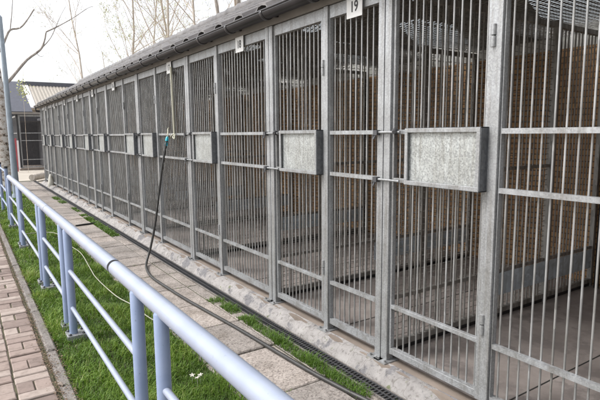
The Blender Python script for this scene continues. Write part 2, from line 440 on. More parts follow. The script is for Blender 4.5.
def make_door(w, hinge_near=True):
    mb = MB(); rails(mb, .035, w-.018)
    mb.box(-.02, 0, BOTZ-.004, .02, .035, TOPZ-.001)
    mb.box(-.012, w-.018, BOTZ-.004, .02, w, TOPZ-.001)
    o = mb.build('door', M['galv'], K, bevel=.002)
    grille(.037, w-.02).build('grille', M['bars'], o)
    # feeder hatch: a shallow box standing proud of the door
    hy0, hy1, hz0, hz1 = .01, .545, 1.292, 1.628
    fb = MB(); d = -.085
    fb.box(d+.004, hy0, hz0, -.018, hy0+.004, hz1); fb.box(d+.004, hy1-.004, hz0, -.018, hy1, hz1)
    fb.box(d+.004, hy0, hz1-.004, -.018, hy1, hz1+.001); fb.box(d+.004, hy0, hz0-.001, -.018, hy1, hz0+.004)
    h = fb.build('feeder_hatch', M['shadezinc'], o)
    fr = MB(); e = .026
    fr.box(d, hy0+.004, hz0+.001, d+.012, hy1-.003, hz0+e); fr.box(d, hy0+.004, hz1-e, d+.012, hy1-.003, hz1-.002)
    fr.box(d, hy0+.004, hz0+e, d+.012, hy0+e, hz1-e); fr.box(d, hy1-e, hz0+e, d+.012, hy1-.003, hz1-e)
    fr.build('hatch_frame', M['galv'], o, bevel=.002)
    pl = MB(); pl.box(d+.024, hy0+.006, hz0+.004, d+.028, hy1-.006, hz1-.004)
    pl.build('hatch_plate', M['plate'], o)
    hyy = -.004 if hinge_near else w+.004
    for z in (.575, 2.08):
        hb = MB(); hb.path([(-.032, hyy, z-.055), (-.032, hyy, z-.003)], .014, 12); hb.path([(-.032, hyy, z+.003), (-.032, hyy, z+.055)], .014, 12)
        hb.box(-.03, hyy-.012, z-.04, -.016, hyy+.012, z+.04)
        hb.build('hinge', M['galv'], o)
    ly = w if hinge_near else 0; sg_ = 1 if hinge_near else -1
    for z in (1.606, 1.303):
        rb_ = MB(); rb_.path([(-.045, ly-sg_*.10, z), (-.045, ly+sg_*.13, z)], .0075, 8); rb_.build('latch_bolt', M['galv'], o)
        lb = MB()
        lb.box(-.062, min(ly+sg_*.09, ly+sg_*.125), z-.018, -.026, max(ly+sg_*.09, ly+sg_*.125), z+.014)
        if z > 1.5: lb.path([(-.028, ly-sg_*.06, z), (-.05, ly-sg_*.06, z+.006), (-.07, ly-sg_*.075, z)], [.016,.02,.012], 10)
        lb.path([(-.045, ly+sg_*.115, z), (-.06, ly+sg_*.12, z-.045)], .006, 8)
        lb.build('latch', M['darkiron'], o)
    return o
def make_post(w, foot=True):
    mb = MB(); mb.box(-.03, 0, .085, .03, w, TOPZ+.002)
    o = mb.build('post', M['galv'], K, bevel=.003)
    if foot:
        fb = MB(); fb.box(-.075, -.03, .078, .05, w+.03, .086)
        for yy in (-.012, w+.012): fb.path([(-.055, yy, .085), (-.055, yy, .102)], .009, 6)
        fb.build('foot_plate', M['galv'], o)
    return o
# layout along the row (near to far); measured widths
items = []   # (kind, y0, y1)
def P(y0, y1): items.append(('post', y0, y1))
def D(y0, y1, hn=True): items.append(('door', y0, y1, hn))
def F(y0, y1): items.append(('panel', y0, y1))
P(-1.0,-.945); F(-.942,-.23); P(-.227,-.177); D(-.174,.507); P(.510,.572)
F(.575,1.562); P(1.565,1.613); D(1.616,2.337); P(2.339,2.399); P(2.4015,2.463)
F(2.466,2.991); P(2.994,3.048); D(3.051,3.774); P(3.777,3.839); P(3.8415,3.905)
F(3.908,4.894); P(4.897,4.95); D(4.953,5.697); P(5.70,5.76); P(5.7625,5.823)
F(5.826,6.887); P(6.89,6.943); D(6.946,7.737); P(7.74,7.80); P(7.8025,7.863)
D(7.866,8.557,False); P(8.56,8.61); F(8.613,9.697); P(9.70,9.82)
D(9.823,10.517,False); P(10.52,10.57); F(10.573,11.077); P(11.08,11.2)
D(11.203,11.857,False); P(11.86,11.91); F(11.913,12.967); P(12.97,13.09)
D(13.093,13.837,False); P(13.84,13.89); F(13.893,14.397); P(14.40,14.52)
D(14.523,15.257,False); P(15.26,15.31); F(15.313,16.367); P(16.37,16.49)
D(16.493,17.217,False); P(17.22,17.27); F(17.273,17.827); P(17.83,17.95)
D(17.953,18.677,False); P(18.68,18.73); F(18.733,18.93); P(18.933,18.99)
protos = {}
for it in items:
    w = it[2]-it[1]; k = it[0]
    if k == 'post': key = (k, round(w, 2)); mk = lambda: make_post(round(w, 4))
    elif k == 'panel': key = (k, round(w, 3)); mk = lambda: make_panel(w)
    else: key = (k, round(w, 3), it[3]); mk = lambda: make_door(w, it[3])
    if key not in protos:
        o = mk(); protos[key] = o; o.location = (0, it[1], 0)
    else: copy_tree(protos[key], K, (0, it[1], 0))

# floor, sill, plinth
fl = MB()
fl.box(.06, YN, -.08, 2.9, YF, FL-.0)
fl.build('kennel_floor', M['floor'], K)
for yj in (1.55, 2.95, 4.45):
    jj = MB(); jj.box(.10, yj, FL+.0005, 2.7, yj+.008, FL+.0025); jj.build('floor_joint', M['darkgap'], K)
si = MB(); si.box(-.075, YN, -.05, .058, YF, .078); si.build('sill', M['sill'], K)
# rough whitewashed plinth: swept profile with lumps and notches
pl = MB(); ny = 900; prof = [(-.168,-.03),(-.166,.008),(-.150,.022),(-.13,.045),(-.11,.066),(-.08,.079),(-.034,.082)]
verts = []
for i in range(ny+1):
    y = YN + (YF-YN)*i/ny
    for j, (px, pz) in enumerate(prof):
        n1 = noise.noise(Vector((y*2.3, j*.35, 3))); n2 = noise.noise(Vector((y*9, j*.9, 8))); n3 = noise.noise(Vector((y*26, j*1.7, 5)))
        ph = (y/.52) % 1.0
        notch = -.034*max(0, 1-abs(ph-.5+.06*n1)/.17)**.7 if 1 < j < 6 else 0
        k = 0 if j < 1 else 1
        verts.append((px + k*(.010*n1+.008*n2+.003*n3)*(1 if j < 6 else 0) , y, pz + k*(.012*n1+.013*n2+.006*n3)*(1 if 1 < j < 6 else .2) + notch))
m_ = len(prof)
pl.add(verts, [(i*m_+j, i*m_+j+1, (i+1)*m_+j+1, (i+1)*m_+j) for i in range(ny) for j in range(m_-1)], True)
pl.build('plinth', M['plinth'], K)

# back wall, end walls
bw_ = MB(); bw_.box(2.78, YN, FL-.1, 2.98, YF, 2.42); bw_.build('back_wall', M['brick'], K)
bo = MB(); bo.box(2.785, YN, 2.423, 2.97, YF, 2.60); bo.build('wall_plate', M['board'], K)
for y0 in (YN-.2, YF):
    ew = MB()
    if y0 < 0:
        ew.box(.03, y0, 0, 2.98, y0+.197, 2.60); ew.build('end_wall', M['brick'], K)
# partitions between the runs
def make_partition():
    mb = MB(); L = 2.72
    mb.box(.035, -.02, FL+.035, L, .02, FL+.075); mb.box(.035, -.02, 2.46, L, .02, 2.50)
    mb.box(.035, -.013, .475, L, .013, .50); mb.box(1.90, -.025, FL, 1.955, .025, 2.52)
    mb.box(.035, -.013, 1.30, 1.90, .013, 1.325)
    mb.box(L-.0, -.02, FL, L+.04, .02, 2.50)
    o = mb.build('partition', M['inner'], K)
    gb = MB(); n = int((L-.1)/.055)
    for i in range(n):
        x = .07+i*.055
        if 1.87 < x < 1.98: continue
        gb.path([(x, .0, FL+.07), (x, .0, 2.465)], .006, 6, cap=False)
    gb.build('grille', M['inner'], o)
    sh = MB(); sh.box(1.20, -.024, FL+.19, L-.02, -.019, .473); sh.build('splash_sheet', M['sheet'], o)
    hw = MB(); z = FL+.10
    while z < 2.44:
        hw.path([(.04, .009, z), (1.90, .009, z)], .0024, 4, cap=False); z += .045
    hw.build('wire_mesh', M['inner'], o)
    ft = MB(); ft.box(.05, -.012, FL+.002, L, .012, FL+.035)
    ft.build('gap_shade_strip', M['black'], o)  # solid black strip stands in for the shade in the floor gap
    return o
pt = make_partition(); ys = [2.40, .54, 3.84, 5.76, 7.80, 9.76, 11.14, 13.03, 14.46, 16.43, 17.89]
pt.location = (0, ys[0], 0)
for y in ys[1:]: copy_tree(pt, K, (0, y, 0))
# far end screen
ep = copy_tree(pt, K, (0, 18.96, 0))
# black downpipe in the back corner behind the near run
dp = MB()
for y in (2.32, 5.68, 9.68): MB().path([(2.71, y, FL), (2.71, y, 2.42)], .022, 10).build('corner_pipe', M['black'], K)
# feeding bowls' shelf boards (low benches) at the back of the runs
# ceiling mesh (expanded metal)
cm = MB(); zc = 2.53
def wire(a, b, r):
    a = Vector(a); b = Vector(b); d = (b-a).normalized(); s = Vector((-d.y, d.x, 0))*r
    cm.add([a-s, a+s, a+Vector((0,0,r*1.6)), b-s, b+s, b+Vector((0,0,r*1.6))], [(0,1,4,3),(1,2,5,4),(2,0,3,5)])
dx_, dy_ = .045, .06
nx = int(2.72/dx_)
y = YN
row = 0
while y < 9.5:
    for i in range(nx):
        x = .05+i*dx_
        o2 = dx_/2
        if row % 2 == 0: wire((x, y, zc), (x+o2, y+dy_, zc), .0035); wire((x+dx_, y, zc), (x+o2, y+dy_, zc), .0035)
        else: wire((x+o2, y, zc), (x, y+dy_, zc), .0035); wire((x+o2, y, zc), (x+dx_, y+dy_, zc), .0035)
    y += dy_; row += 1
while y < YF:
    wire((.05, y, zc), (2.75, y, zc), .006); y += .08
cm.build('ceiling_mesh', M['inner'], K)
# ceiling beams
bm_ = MB()
for y in (-.3, 1.2, 3.0, 4.8, 6.6, 8.4, 10.2, 12, 13.8, 15.6, 17.4): bm_.box(.05, y, 2.545, 2.78, y+.06, 2.66)
bm_.box(1.3, YN, 2.68, 1.42, YF, 2.80)
bm_.build('rafter_tie', M['fascia'], K)

# roof: fascia, tiles, underside, ridge, gutter
fa = MB(); fa.box(-.028, YN-.25, TOPZ+.006, .022, YF+.15, 2.64); fa.build('fascia', M['fascia'], K)
EX, EZ = -.11, 2.60; RX = 1.37; SL = math.tan(R(29)); RZ = EZ+(RX-EX)*SL
def roof_z(x): return EZ+(x-EX)*SL if x <= RX else RZ-(x-RX)*SL
un = MB()
def slope_quad(mb, x0, x1, y0, y1, dz, th=.012):
    a, b = roof_z(x0)+dz, roof_z(x1)+dz
    mb.add([(x0,y0,a),(x1,y0,b),(x1,y1,b),(x0,y1,a),(x0,y0,a-th),(x1,y0,b-th),(x1,y1,b-th),(x0,y1,a-th)],
           [(0,1,2,3),(4,7,6,5),(0,4,5,1),(1,5,6,2),(2,6,7,3),(3,7,4,0)])
slope_quad(un, EX+.02, RX, YN-.25, YF+.15, -.03)
# back slope, with openings for the skylights
sky = [(.9,1.5),(2.15,2.95),(3.9,4.6),(5.6,6.2),(7.5,8.1),(9.4,10.0),(11.3,11.9),(13.2,13.8),(15.1,15.7),(17,17.6)]
sx0, sx1 = 1.75, 2.75; EX2 = 3.2
slope_quad(un, RX, sx0, YN-.25, YF+.15, -.03); slope_quad(un, sx1, EX2, YN-.25, YF+.15, -.03)
prev = YN-.25
for a, b in sky: slope_quad(un, sx0, sx1, prev, a, -.03); prev = b
slope_quad(un, sx0, sx1, prev, YF+.15, -.03)
roof = un.build('roof', M['board'], K)
TP = .43
def tiles(front=True):
    mb = MB(); prof = [(0,0),(.20,0),(.235,.042),(.30,.056),(.36,.050),(.40,.012),(.43,0)]
    course = .34; nC = int(math.ceil((RX-EX)/math.cos(R(29))/course)) if front else int(math.ceil((EX2-RX)/math.cos(R(29))/course))
    y0 = YN-.25+.02; nT = int((YF-YN+.4)/TP)
    xs = []
    for c in range(nC):
        if front: xa = EX+c*course*math.cos(R(29)); xb = min(RX, xa+course*1.08*math.cos(R(29)))
        else: xa = EX2-c*course*math.cos(R(29)); xb = max(RX, xa-course*1.08*math.cos(R(29)))
        if (xb-xa)*(1 if front else -1) < .02: continue
        for t in range(nT):
            yt = y0+t*TP+random.uniform(-.004,.004); ym = yt+TP/2
            if not front and any(a-.2 < ym < b+.2 for a, b in sky) and sx0-.15 < (xa+xb)/2 < sx1+.15: continue
            lift = random.uniform(0,.004)
            za, zb = roof_z(xa)+.028+lift, roof_z(xb)+.004
            top = [(xa, yt+py, za+pz) for py, pz in prof]; bot = [(xa, yt+py, za+pz-.02) for py, pz in prof]; bk = [(xb, yt+py, zb+pz) for py, pz in prof]
            n = len(prof)
            mb.add(top+bk, [(j, j+1, n+j+1, n+j) if not front else (j, n+j, n+j+1, j+1) for j in range(n-1)])
            mb.add(top+bot, [(j, j+1, n+j+1, n+j) for j in range(n-1)])
    return mb
tiles(True).build('roof_tiles', M['tile'], K); tiles(False).build('roof_tiles', M['tile'], K)
rd = MB(); y = YN-.25
while y < YF+.1:
    pts = []
    rd.path([(RX, y, RZ+.03), (RX, y+.37, RZ+.045)], [.085, .095], 12); y += .36
rd.build('ridge_tiles', M['tile'], K)
for a, b in sky:
    s_ = MB(); slope_quad(s_, sx0-.02, sx1+.02, a-.02, b+.02, -.01, .006); s_.build('skylight', M['skylight'], K)
# gable closing at ends
for y0 in (YN-.2, YF+.05):
    gm = MB(); gm.add([(EX+.1,y0,2.62),(EX2-.2,y0,2.62),(RX,y0,RZ-.06),(EX+.1,y0+.03,2.62),(EX2-.2,y0+.03,2.62),(RX,y0+.03,RZ-.06)], [(0,1,2),(3,5,4),(0,3,4,1),(1,4,5,2),(2,5,3,0)])
    gm.build('gable', M['fascia'], K)
# gutter: half round trough with collars
gx, gz, grr = -.135, 2.585, .056
gt = MB(); n = 12
def trough(mb, y0, y1, ro, ri, cx=gx, cz=gz):
    vs = []
    for y in (y0, y1):
        for k in range(n+1):
            a = math.pi + math.pi*k/n; vs.append((cx+ro*math.cos(a), y, cz+ro*math.sin(a)))
        for k in range(n+1):
            a = math.pi + math.pi*k/n; vs.append((cx+ri*math.cos(a), y, cz+ri*math.sin(a)))
    m = n+1; fs = []
    for k in range(n):
        fs.append((k, k+1, 2*m+k+1, 2*m+k)); fs.append((m+k, 3*m+k, 3*m+k+1, m+k+1))
        fs.append((k, m+k, m+k+1, k+1)); fs.append((2*m+k, 2*m+k+1, 3*m+k+1, 3*m+k))
    fs.append((0, 2*m, 3*m, m)); fs.append((n, m+n, 3*m+n, 2*m+n))
    mb.add(vs, fs, True)
trough(gt, YN-.28, YF+.2, grr, grr-.004)
gt.path([(gx-grr, YN-.28, gz+.004), (gx-grr, YF+.2, gz+.004)], .008, 8)
gu = gt.build('gutter', M['gutter'], K)
y = 3.02-.66*5
while y < YF:
    bb = MB(); trough(bb, y-.018, y+.018, grr+.008, grr+.001); bb.box(gx+grr-.002, y-.015, gz-.03, -.029, y+.015, gz-.012)
    bb.build('gutter_bracket', M['gutter'], gu); y += .66
dpf = MB(); dpf.path([(gx, YF+.12, gz-.04), (gx, YF+.12, gz-.16), (gx+.8, YF+.12, gz-.24), (gx+.82, YF+.12, .1)], .038, 12)
dpf.build('downpipe', M['gutter'], K)

# ------------------------------------------------------------ number signs
def text_mesh(txt, size, name, mat, parent, loc, rot, sx=1):
    cu = bpy.data.curves.new(name, 'FONT'); cu.body = txt; cu.size = size; cu.extrude = .0008; cu.align_x = 'CENTER'; cu.align_y = 'CENTER'; cu.offset = .0014
    to = bpy.data.objects.new(name, cu); COL.objects.link(to)
    dg = bpy.context.evaluated_depsgraph_get(); dg.update()
    me = bpy.data.meshes.new_from_object(to.evaluated_get(dg)); bpy.data.objects.remove(to); bpy.data.curves.remove(cu)
    me.materials.clear(); me.materials.append(mat)
    o = bpy.data.objects.new(name, me); COL.objects.link(o); o.parent = parent; o.location = loc; o.rotation_euler = rot; o.scale = (sx, 1, 1); return o
place = {19: 'above the barred panel between the two nearest feeder hatches', 18: 'above the wide panel between second and third feeder hatch',
         17: 'above the wide panel where the black hose leans'}
for num, yc in ((19,2.69),(18,4.37),(17,6.32),(16,9.15),(15,10.83),(14,12.45),(13,14.14),(12,15.84),(11,17.55)):
    s = empty('number_sign', (FX-.03, yc, 2.435))
    lab = 'white square number sign %d %s' % (num, place[num]) if num in place else 'small white number sign %d hanging from the top rail, %s sign past the hose' % (num, {16:'first',15:'second',14:'third',13:'fourth',12:'fifth',11:'sixth'}[num])
    tag(s, lab, 'number sign', 'white number signs along the kennel top rail')
    b = MB(); b.box(-.006, -.08, -.065, 0, .08, .075); b.build('sign_plate', M['white'], s, bevel=.0015)
    text_mesh(str(num), .098, 'digits', M['ink'], s, (-.0072, 0, .003), (R(90), 0, R(-90)), .85)

# ================================================================== HOSE
H = empty('hose', (1.82, 6.17, 0))
tag(H, 'black hose with teal coupling leaning on the kennel rail and trailing over the slabs', 'hose')
def rel(pts, o): return [tuple(Vector(p)-Vector(o)) for p in pts]
def smooth_pts(pts, k=6):
    pts = [Vector(p) for p in pts]; out = []
    for i in range(len(pts)-1):
        p0 = pts[max(i-1,0)]; p1 = pts[i]; p2 = pts[i+1]; p3 = pts[min(i+2,len(pts)-1)]
        for j in range(k):
            t = j/k
            out.append(.5*((2*p1)+(-p0+p2)*t+(2*p0-5*p1+4*p2-p3)*t*t+(-p0+3*p1-3*p2+p3)*t**3))
    out.append(pts[-1]); return out
hp = [(2.13,6.20,1.50),(2.10,6.19,1.38),(2.05,6.19,1.13),(1.95,6.2,.52),(1.87,6.19,.20),(1.80,6.13,.055),(1.72,5.9,.017),(1.655,5.5,.016),(1.66,5.06,.016),(1.69,4.45,.016),(1.76,3.61,.016),(1.815,2.73,.016),(1.86,2.3,.016),(1.90,2.0,.016),(1.93,1.2,.016),(1.80,.2,.016),(1.6,-1.2,.016)]
o_ = (1.82,6.17,0)
MB().path(rel(smooth_pts(hp), o_), .0145, 12).build('hose_tube', M['hose'], H)
MB().path(rel([(2.125,6.20,1.46),(2.135,6.205,1.50)], o_), .019, 12).build('coupling_collar', M['teal'], H)
MB().path(rel([(2.137,6.207,1.505),(2.142,6.209,1.52)], o_), .013, 12).build('coupling_gap', M['black'], H)
MB().path(rel([(2.142,6.209,1.52),(2.15,6.215,1.555),(2.155,6.22,1.575)], o_), [.021,.021,.013], 12).build('coupling', M['teal'], H)
MB().path(rel(smooth_pts([(2.155,6.22,1.575),(2.165,6.23,1.61),(2.185,6.28,1.66),(2.22,6.34,1.69)]), o_), [.008]*18+[.004], 8).build('spray_nozzle', M['cream'], H)
# cream rod inside the wide panel, with a hooked spring clip at the rail
rod = empty('cream_rod', (2.24, 6.2, 1.6)); tag(rod, 'thin cream rod tied upright inside the barred panel above the hose coupling', 'rod')
MB().path([(.0,.03,.84),(0,0,.0)], .015, 10).build('rod_shaft', M['cream'], rod)
MB().path(smooth_pts([(-.0,0,.0),(-.03,-.03,-.03),(-.02,-.06,-.05),(-.01,-.02,.01),(-.03,.05,-.02),(-.02,.07,-.04)]), .009, 8).build('tie', M['cream'], rod)
# pale cord in the grass
wh = smooth_pts([(.66,9.0,.05),(1.05,8.9,.05),(1.16,8.5,.05),(1.13,7.94,.045),(1.2,7.12,.045),(1.14,6.18,.045),(1.11,5.69,.045),(1.13,4.95,.045),(1.19,4.56,.045),(1.22,4.14,.045),(1.30,3.75,.04),(1.38,3.3,.03),(1.44,2.8,.025),(1.44,1.8,.025),(1.42,.6,.02)])
tag(MB().path(wh, .0048, 8).build('garden_cord', M['cream']), 'thin pale cord lying in the lawn behind the railing', 'cord')

# ================================================================== RAILING
RXX = .64; RT = .885
def railing(name, label):
    o = empty(name, (RXX, 0, 0)); tag(o, label, 'railing'); return o
ra = railing('pedestrian_railing', 'long blue grey tubular railing with thick pale top tube beside the lawn')
cuts = [-1.6, 2.78, 5.41, 7.34, 10.18]
for a, b in zip(cuts, cuts[1:]):
    MB().path([(0, a+(.018 if 2 < a < 3 else .006), RT), (0, b-(.018 if 2 < b < 3 else .006), RT)], .0392, 36).build('top_rail', M['bluetop'], ra)
for c in cuts[1:-1]:
    hw_ = .02 if c < 3 else .008
    MB().path([(0, c-hw_, RT), (0, c+hw_, RT)], .0386, 24).build('joint_ring', M['ring'], ra)
# rounded far end
endp = MB().path([(0, 10.174, RT), (0, 10.18, RT), (0, 10.195, RT), (0,10.202,RT)], [.0392,.037,.028,.01], 20)
endp.build('end_cap', M['bluetop'], ra)
posts = [-.9, -.6, 1.97, 2.32, 4.21, 4.47, 5.74, 6.0, 8.14, 8.36, 10.12]
for y in posts:
    po = MB().path([(-.016, y, .032), (-.016, y, RT-.016), (-.016, y, RT-.008)], [.031,.031,.026], 20).build('post', M['blue'], ra)
    bp = MB(); bp.cbox(-.07, y-.07, -.02, .07, y+.07, .032, .003); bo_ = bp.build('base_plate', M['galv'], ra)
    for sx in (-.05, .05):
        for sy in (-.05, .05):
            MB().path([(sx, y+sy, .032), (sx, y+sy, .044), (sx, y+sy, .047)], [.012,.012,.006], 6).build('bolt', M['darkiron'], bo_)
for a, b in ((-.6,1.97),(2.32,4.21),(4.47,5.74),(6.0,8.14),(8.36,10.12)):
    for z in (.545, .245):
        MB().path([(-.016, a+.027, z), (-.016, b-.027, z)], .0165, 14).build('lower_rail', M['bluetop'], ra)
rb = empty('pedestrian_railing', (RXX, 10.8, 0)); tag(rb, 'far blue railing section with black capped posts by the pole', 'railing')
for y in (.05, 1.9, 3.6):
    MB().path([(0, y, -.02), (0, y, 1.0)], .03, 14).build('post', M['blue'], rb)
    MB().path([(0, y, 1.0), (0, y, 1.04)], [.034,.03], 14).build('post_cap', M['black'], rb)
for z in (.93, .545, .245): MB().path([(0, .05, z), (0, 3.6, z)], .017, 10).build('rail', M['blue'], rb)

# ================================================================== SMALL THINGS
pe = MB()
for (x, y, a) in ((1.12,2.95,.3),(1.165,2.925,1.4),(1.135,2.9,2.2)):
    vs = [(x,y,.052)]; k = 25
    for i in range(k):
        t = 2*math.pi*i/k; q_ = .019*(.72+.34*math.cos(5*t+a)); vs.append((x+q_*math.cos(t), y+q_*math.sin(t), .056+.25*q_*math.sin(t+a)))
    pe.add(vs, [(0, 1+i, 1+(i+1)%k) for i in range(k)], True)
    pe.path([(x,y,-.01),(x,y,.05)], .0012, 5)
tag(pe.build('daisy', M['petal']), 'small white daisy clump in the near lawn', 'flower')
st = MB(); st.path([(1.56,9.5,.012),(1.72,9.53,.014),(1.90,9.58,.012)], [.016,.018,.015], 8)
tag(st.build('stick', M['black']), 'short black stick lying across the slab path', 'stick')
wd = MB(); wd.path([(.395,3.40,.012),(.405,3.385,.022),(.415,3.36,.016)], [.009,.012,.006], 8)
tag(wd.build('pebble', M['sill']), 'small beige pebble lying where pavement meets kerb', 'pebble')
lp = MB()
vs=[]; rr_=7
for i in range(rr_+1):
    for k in range(12):
        t=i/rr_; a=2*math.pi*k/12; r=.1*(math.sin(math.pi*min(1,t*.55+.45))+.25)*(1+.25*noise.noise(Vector((math.cos(a),math.sin(a),t*3))))
        vs.append((2.2+r*math.cos(a)*.8, 17.2+r*math.sin(a), t*.42+.02*noise.noise(Vector((a,t,1)))))
lp.add(vs,[(i*12+k,i*12+(k+1)%12,(i+1)*12+(k+1)%12,(i+1)*12+k) for i in range(rr_) for k in range(12)]+[tuple(rr_*12+k for k in range(12))],True)
tag(lp.build('plastic_sack', M['petal']), 'pale crumpled sack standing at the far foot of the kennel row', 'sack')
lgm = MB().path([(1.98,20.2,.12),(2.3,20.7,.13),(2.6,21.2,.12)], [.11,.13,.11], 14)
tag(lgm.build('log', M['bark']), 'thick log lying at the far end of the slab path', 'log')

# pole
pl_ = empty('lamp_pole', (1.085, 15, 0)); tag(pl_, 'tall blue grey steel pole beside the birch', 'pole')
MB().path([(0,0,-.02),(-.02,0,1.6),(-.05,0,4.55)], [.085,.068,.05], 18).build('pole_shaft', M['galvpole'], pl_)
MB().path([(0,0,0),(0,0,.1)], [.12,.10], 18).build('pole_base', M['galvpole'], pl_)
MB().path([(-.05,0,4.55),(-.05,0,4.6)], [.055,.02], 14).build('pole_cap', M['galvpole'], pl_)

# ================================================================== FAR KENNEL BLOCK + SHED
FB = empty('kennel_block', (2.3, 27.5, 0)); tag(FB, 'smaller barred kennel block facing down the path beyond the long row', 'kennel building')
mb = MB()
for x in (0, 1.12, 2.3, 3.5, 4.7): mb.box(x, -.03, .05, x+.07, .03, 2.6)
for z, h in ((2.52,.08),(1.72,.035),(1.36,.035),(.45,.035),(.08,.05)): mb.box(.07, -.02, z, 4.7, .02, z+h)
for z, h in ((2.52,.08),(1.72,.035),(.08,.05)): mb.box(-.02, .04, z, .02, 3.0, z+h)
mb.build('front_frame', M['galv'], FB)
gb = MB(); x = .11
while x < 4.7: gb.path([(x, 0, .1), (x, 0, 2.55)], .007, 5, cap=False); x += .058
y = .08
while y < 3.0: gb.path([(0, y, .1), (0, y, 2.55)], .007, 5, cap=False); y += .058
gb.build('grille', M['darkwall'], FB)
wl = MB(); wl.box(-.05, 3.02, 0, 4.8, 3.15, 2.75); wl.box(4.8,0,0,4.95,3.15,2.75); wl.build('back_wall', M['darkwall'], FB)
f2 = MB(); f2.box(-.1,-.15,-.03,4.9,3.1,.05); f2.build('kennel_floor', M['sill'], FB)
pt2 = MB(); pt2.box(1.13,.04,.06,1.17,3.0,2.5); pt2.box(2.33,.04,.06,2.37,3.0,2.5); pt2.build('partition', M['darkwall'], FB)
f3 = MB(); f3.box(-.5,-.25,2.63,5.1,.1,2.72); f3.box(-.5,-.25,2.62,-.3,3.2,2.72); f3.build('fascia', M['fascia'], FB)
dr_ = MB()
def slab3(mb, quad, th):
    q = [Vector(p) for p in quad]; nrm = (q[1]-q[0]).cross(q[3]-q[0]).normalized()*th
    mb.add([*q, *[p-nrm for p in q]], [(0,1,2,3),(4,7,6,5),(0,4,5,1),(1,5,6,2),(2,6,7,3),(3,7,4,0)])
slab3(dr_, [(-.35,-.2,2.75),(.62,-.2,2.75),(.42,2.2,4.35),(-.35,2.2,4.35)], .05)
MB().box(.0,.3,2.3,4.7,2.9,2.34).build('ceiling', M['darkwall'], FB)
slab3(dr_, [(-.55,-.24,2.73),(-.352,-.24,2.73),(-.352,2.2,4.3),(-.55,2.2,4.3)], .05)
dr_.build('roof', M['darkroof'], FB)
MB().path([(-.08,-.1,2.6),(-.06,-.1,2.4),(-.03,-.1,.1)], .05, 12).build('downpipe', M['black'], FB)
SH = empty('storage_shed', (3.85, 30.8, .12)); tag(SH, 'shed behind with tan corrugated roof, dark ridge and white verge board', 'shed')
w_ = MB(); w_.box(-.6,.6,0,6.5,5.5,2.9); w_.build('wall', M['tan'], SH)
cr = MB(); x = -.35; n_ = 0
z0, z1, ya, yb = 3.0, 4.42, 0, 3.2
while x < 7:
    h_ = .03 if n_ % 2 else 0
    cr.add([(x,ya,z0+h_),(x+.07,ya,z0+h_),(x+.07,yb,z1+h_),(x,yb,z1+h_)],[(0,1,2,3)])
    h2 = .03-h_
    cr.add([(x+.07,ya,z0+h_),(x+.09,ya,z0+h2),(x+.09,yb,z1+h2),(x+.07,yb,z1+h_)],[(0,1,2,3)])
    x += .09; n_ += 1
cr.add([(-.35,ya,z0-.04),(7,ya,z0-.04),(7,yb,z1-.04),(-.35,yb,z1-.04)],[(0,3,2,1)])
cr.add([(-.35,yb,z1-.04),(7,yb,z1-.04),(7,yb+3,z0-.04),(-.35,yb+3,z0-.04)],[(0,1,2,3)])
cr.build('roof', M['tanroof'], SH)
vb = MB(); slab3(vb, [(-.85,-.05,3.0),(-.36,-.05,3.0),(-.36,3.2,4.47),(-.85,3.2,4.47)], .06); vb.build('verge_board', M['paleboard'], SH)
rd2 = MB(); rd2.box(-.87,3.18,4.40,7.02,3.5,4.66); rd2.build('ridge_cap', M['darkroof'], SH)

# red panel & pole pieces at far left
rp = empty('red_barrier', (2.05, 26.0, 0)); tag(rp, 'narrow red and white barrier post standing left of the far kennel', 'barrier')
q = MB(); q.box(-.10,-.04,0,-.01,.04,1.5); q.build('post', M['red'], rp)
q = MB(); q.box(-.008,-.03,.1,.07,.03,1.4); q.build('board', M['paleboard'], rp)

# ================================================================== TREES
def rand_dir(d, ang):
    d = d.normalized(); a = d.orthogonal().normalized(); b = d.cross(a); t = random.uniform(0, 2*math.pi)
    return (d*math.cos(ang)+(a*math.cos(t)+b*math.sin(t))*math.sin(ang)).normalized()
def tree(x, y, h, lab, r0=.12, seed=0, leafy=.25, barkm='bark', spread=.45, lean=(0,0), levels=4):
    random.seed(seed)
    t = empty('bare_tree', (x, y, -.02)); tag(t, lab, 'tree', 'bare spring trees behind the kennel roof')
    tr = MB(); tw = MB(); lf = MB()
    def grow(p, d, L, r, lev):
        n = 5 if lev < 2 else 4; pts = [p]; rs = [r]; dd = d.copy()
        for i in range(n):
            dd = (dd+Vector((random.gauss(0,.17), random.gauss(0,.17), random.gauss(.05,.06)))*(1 if lev else .42)).normalized()
            pts.append(pts[-1]+dd*L/n); rs.append(r*(1-.62*(i+1)/n))
        (tr if lev < 1 else tw).path(pts, rs, 8 if lev == 0 else 5 if lev < 3 else 3, cap=False)
        if lev < levels:
            k = [14, 7, 5, 4, 0][lev]
            for i in range(k):
                f = random.uniform(.22 if lev == 0 else .15, 1.0); idx = min(n-1, int(f*n)); q = pts[idx].lerp(pts[idx+1], f*n-idx)
                grow(q, rand_dir(pts[idx+1]-pts[idx], R(random.uniform(18, 52))), L*random.uniform(.3,.55)*(1.1-.4*f if lev == 0 else .9), max(.0035, rs[idx]*random.uniform(.24,.42)), lev+1)
        if lev >= 3 and leafy > 0:
            for i in range(2):
                if random.random() < leafy:
                    q = random.choice(pts[1:]); s = random.uniform(.02,.042); a = Vector((random.gauss(0,1),random.gauss(0,1),random.gauss(0,1))).normalized()*s; b = a.orthogonal().normalized()*s*.6
                    lf.add([q, q+a+b, q+2*a, q+a-b], [(0,1,2,3)])
    grow(Vector((0,0,0)), Vector((lean[0],lean[1],1)).normalized(), h, r0*.62, 0)
    tr.build('trunk', M[barkm], t); cr = tw.build('crown', M['twig'], t)
    if lf.v: lf.build('young_leaves', M['leaf'], cr)
    return t
ap = [('slender pale tree left of centre behind the tiled roof',), ]
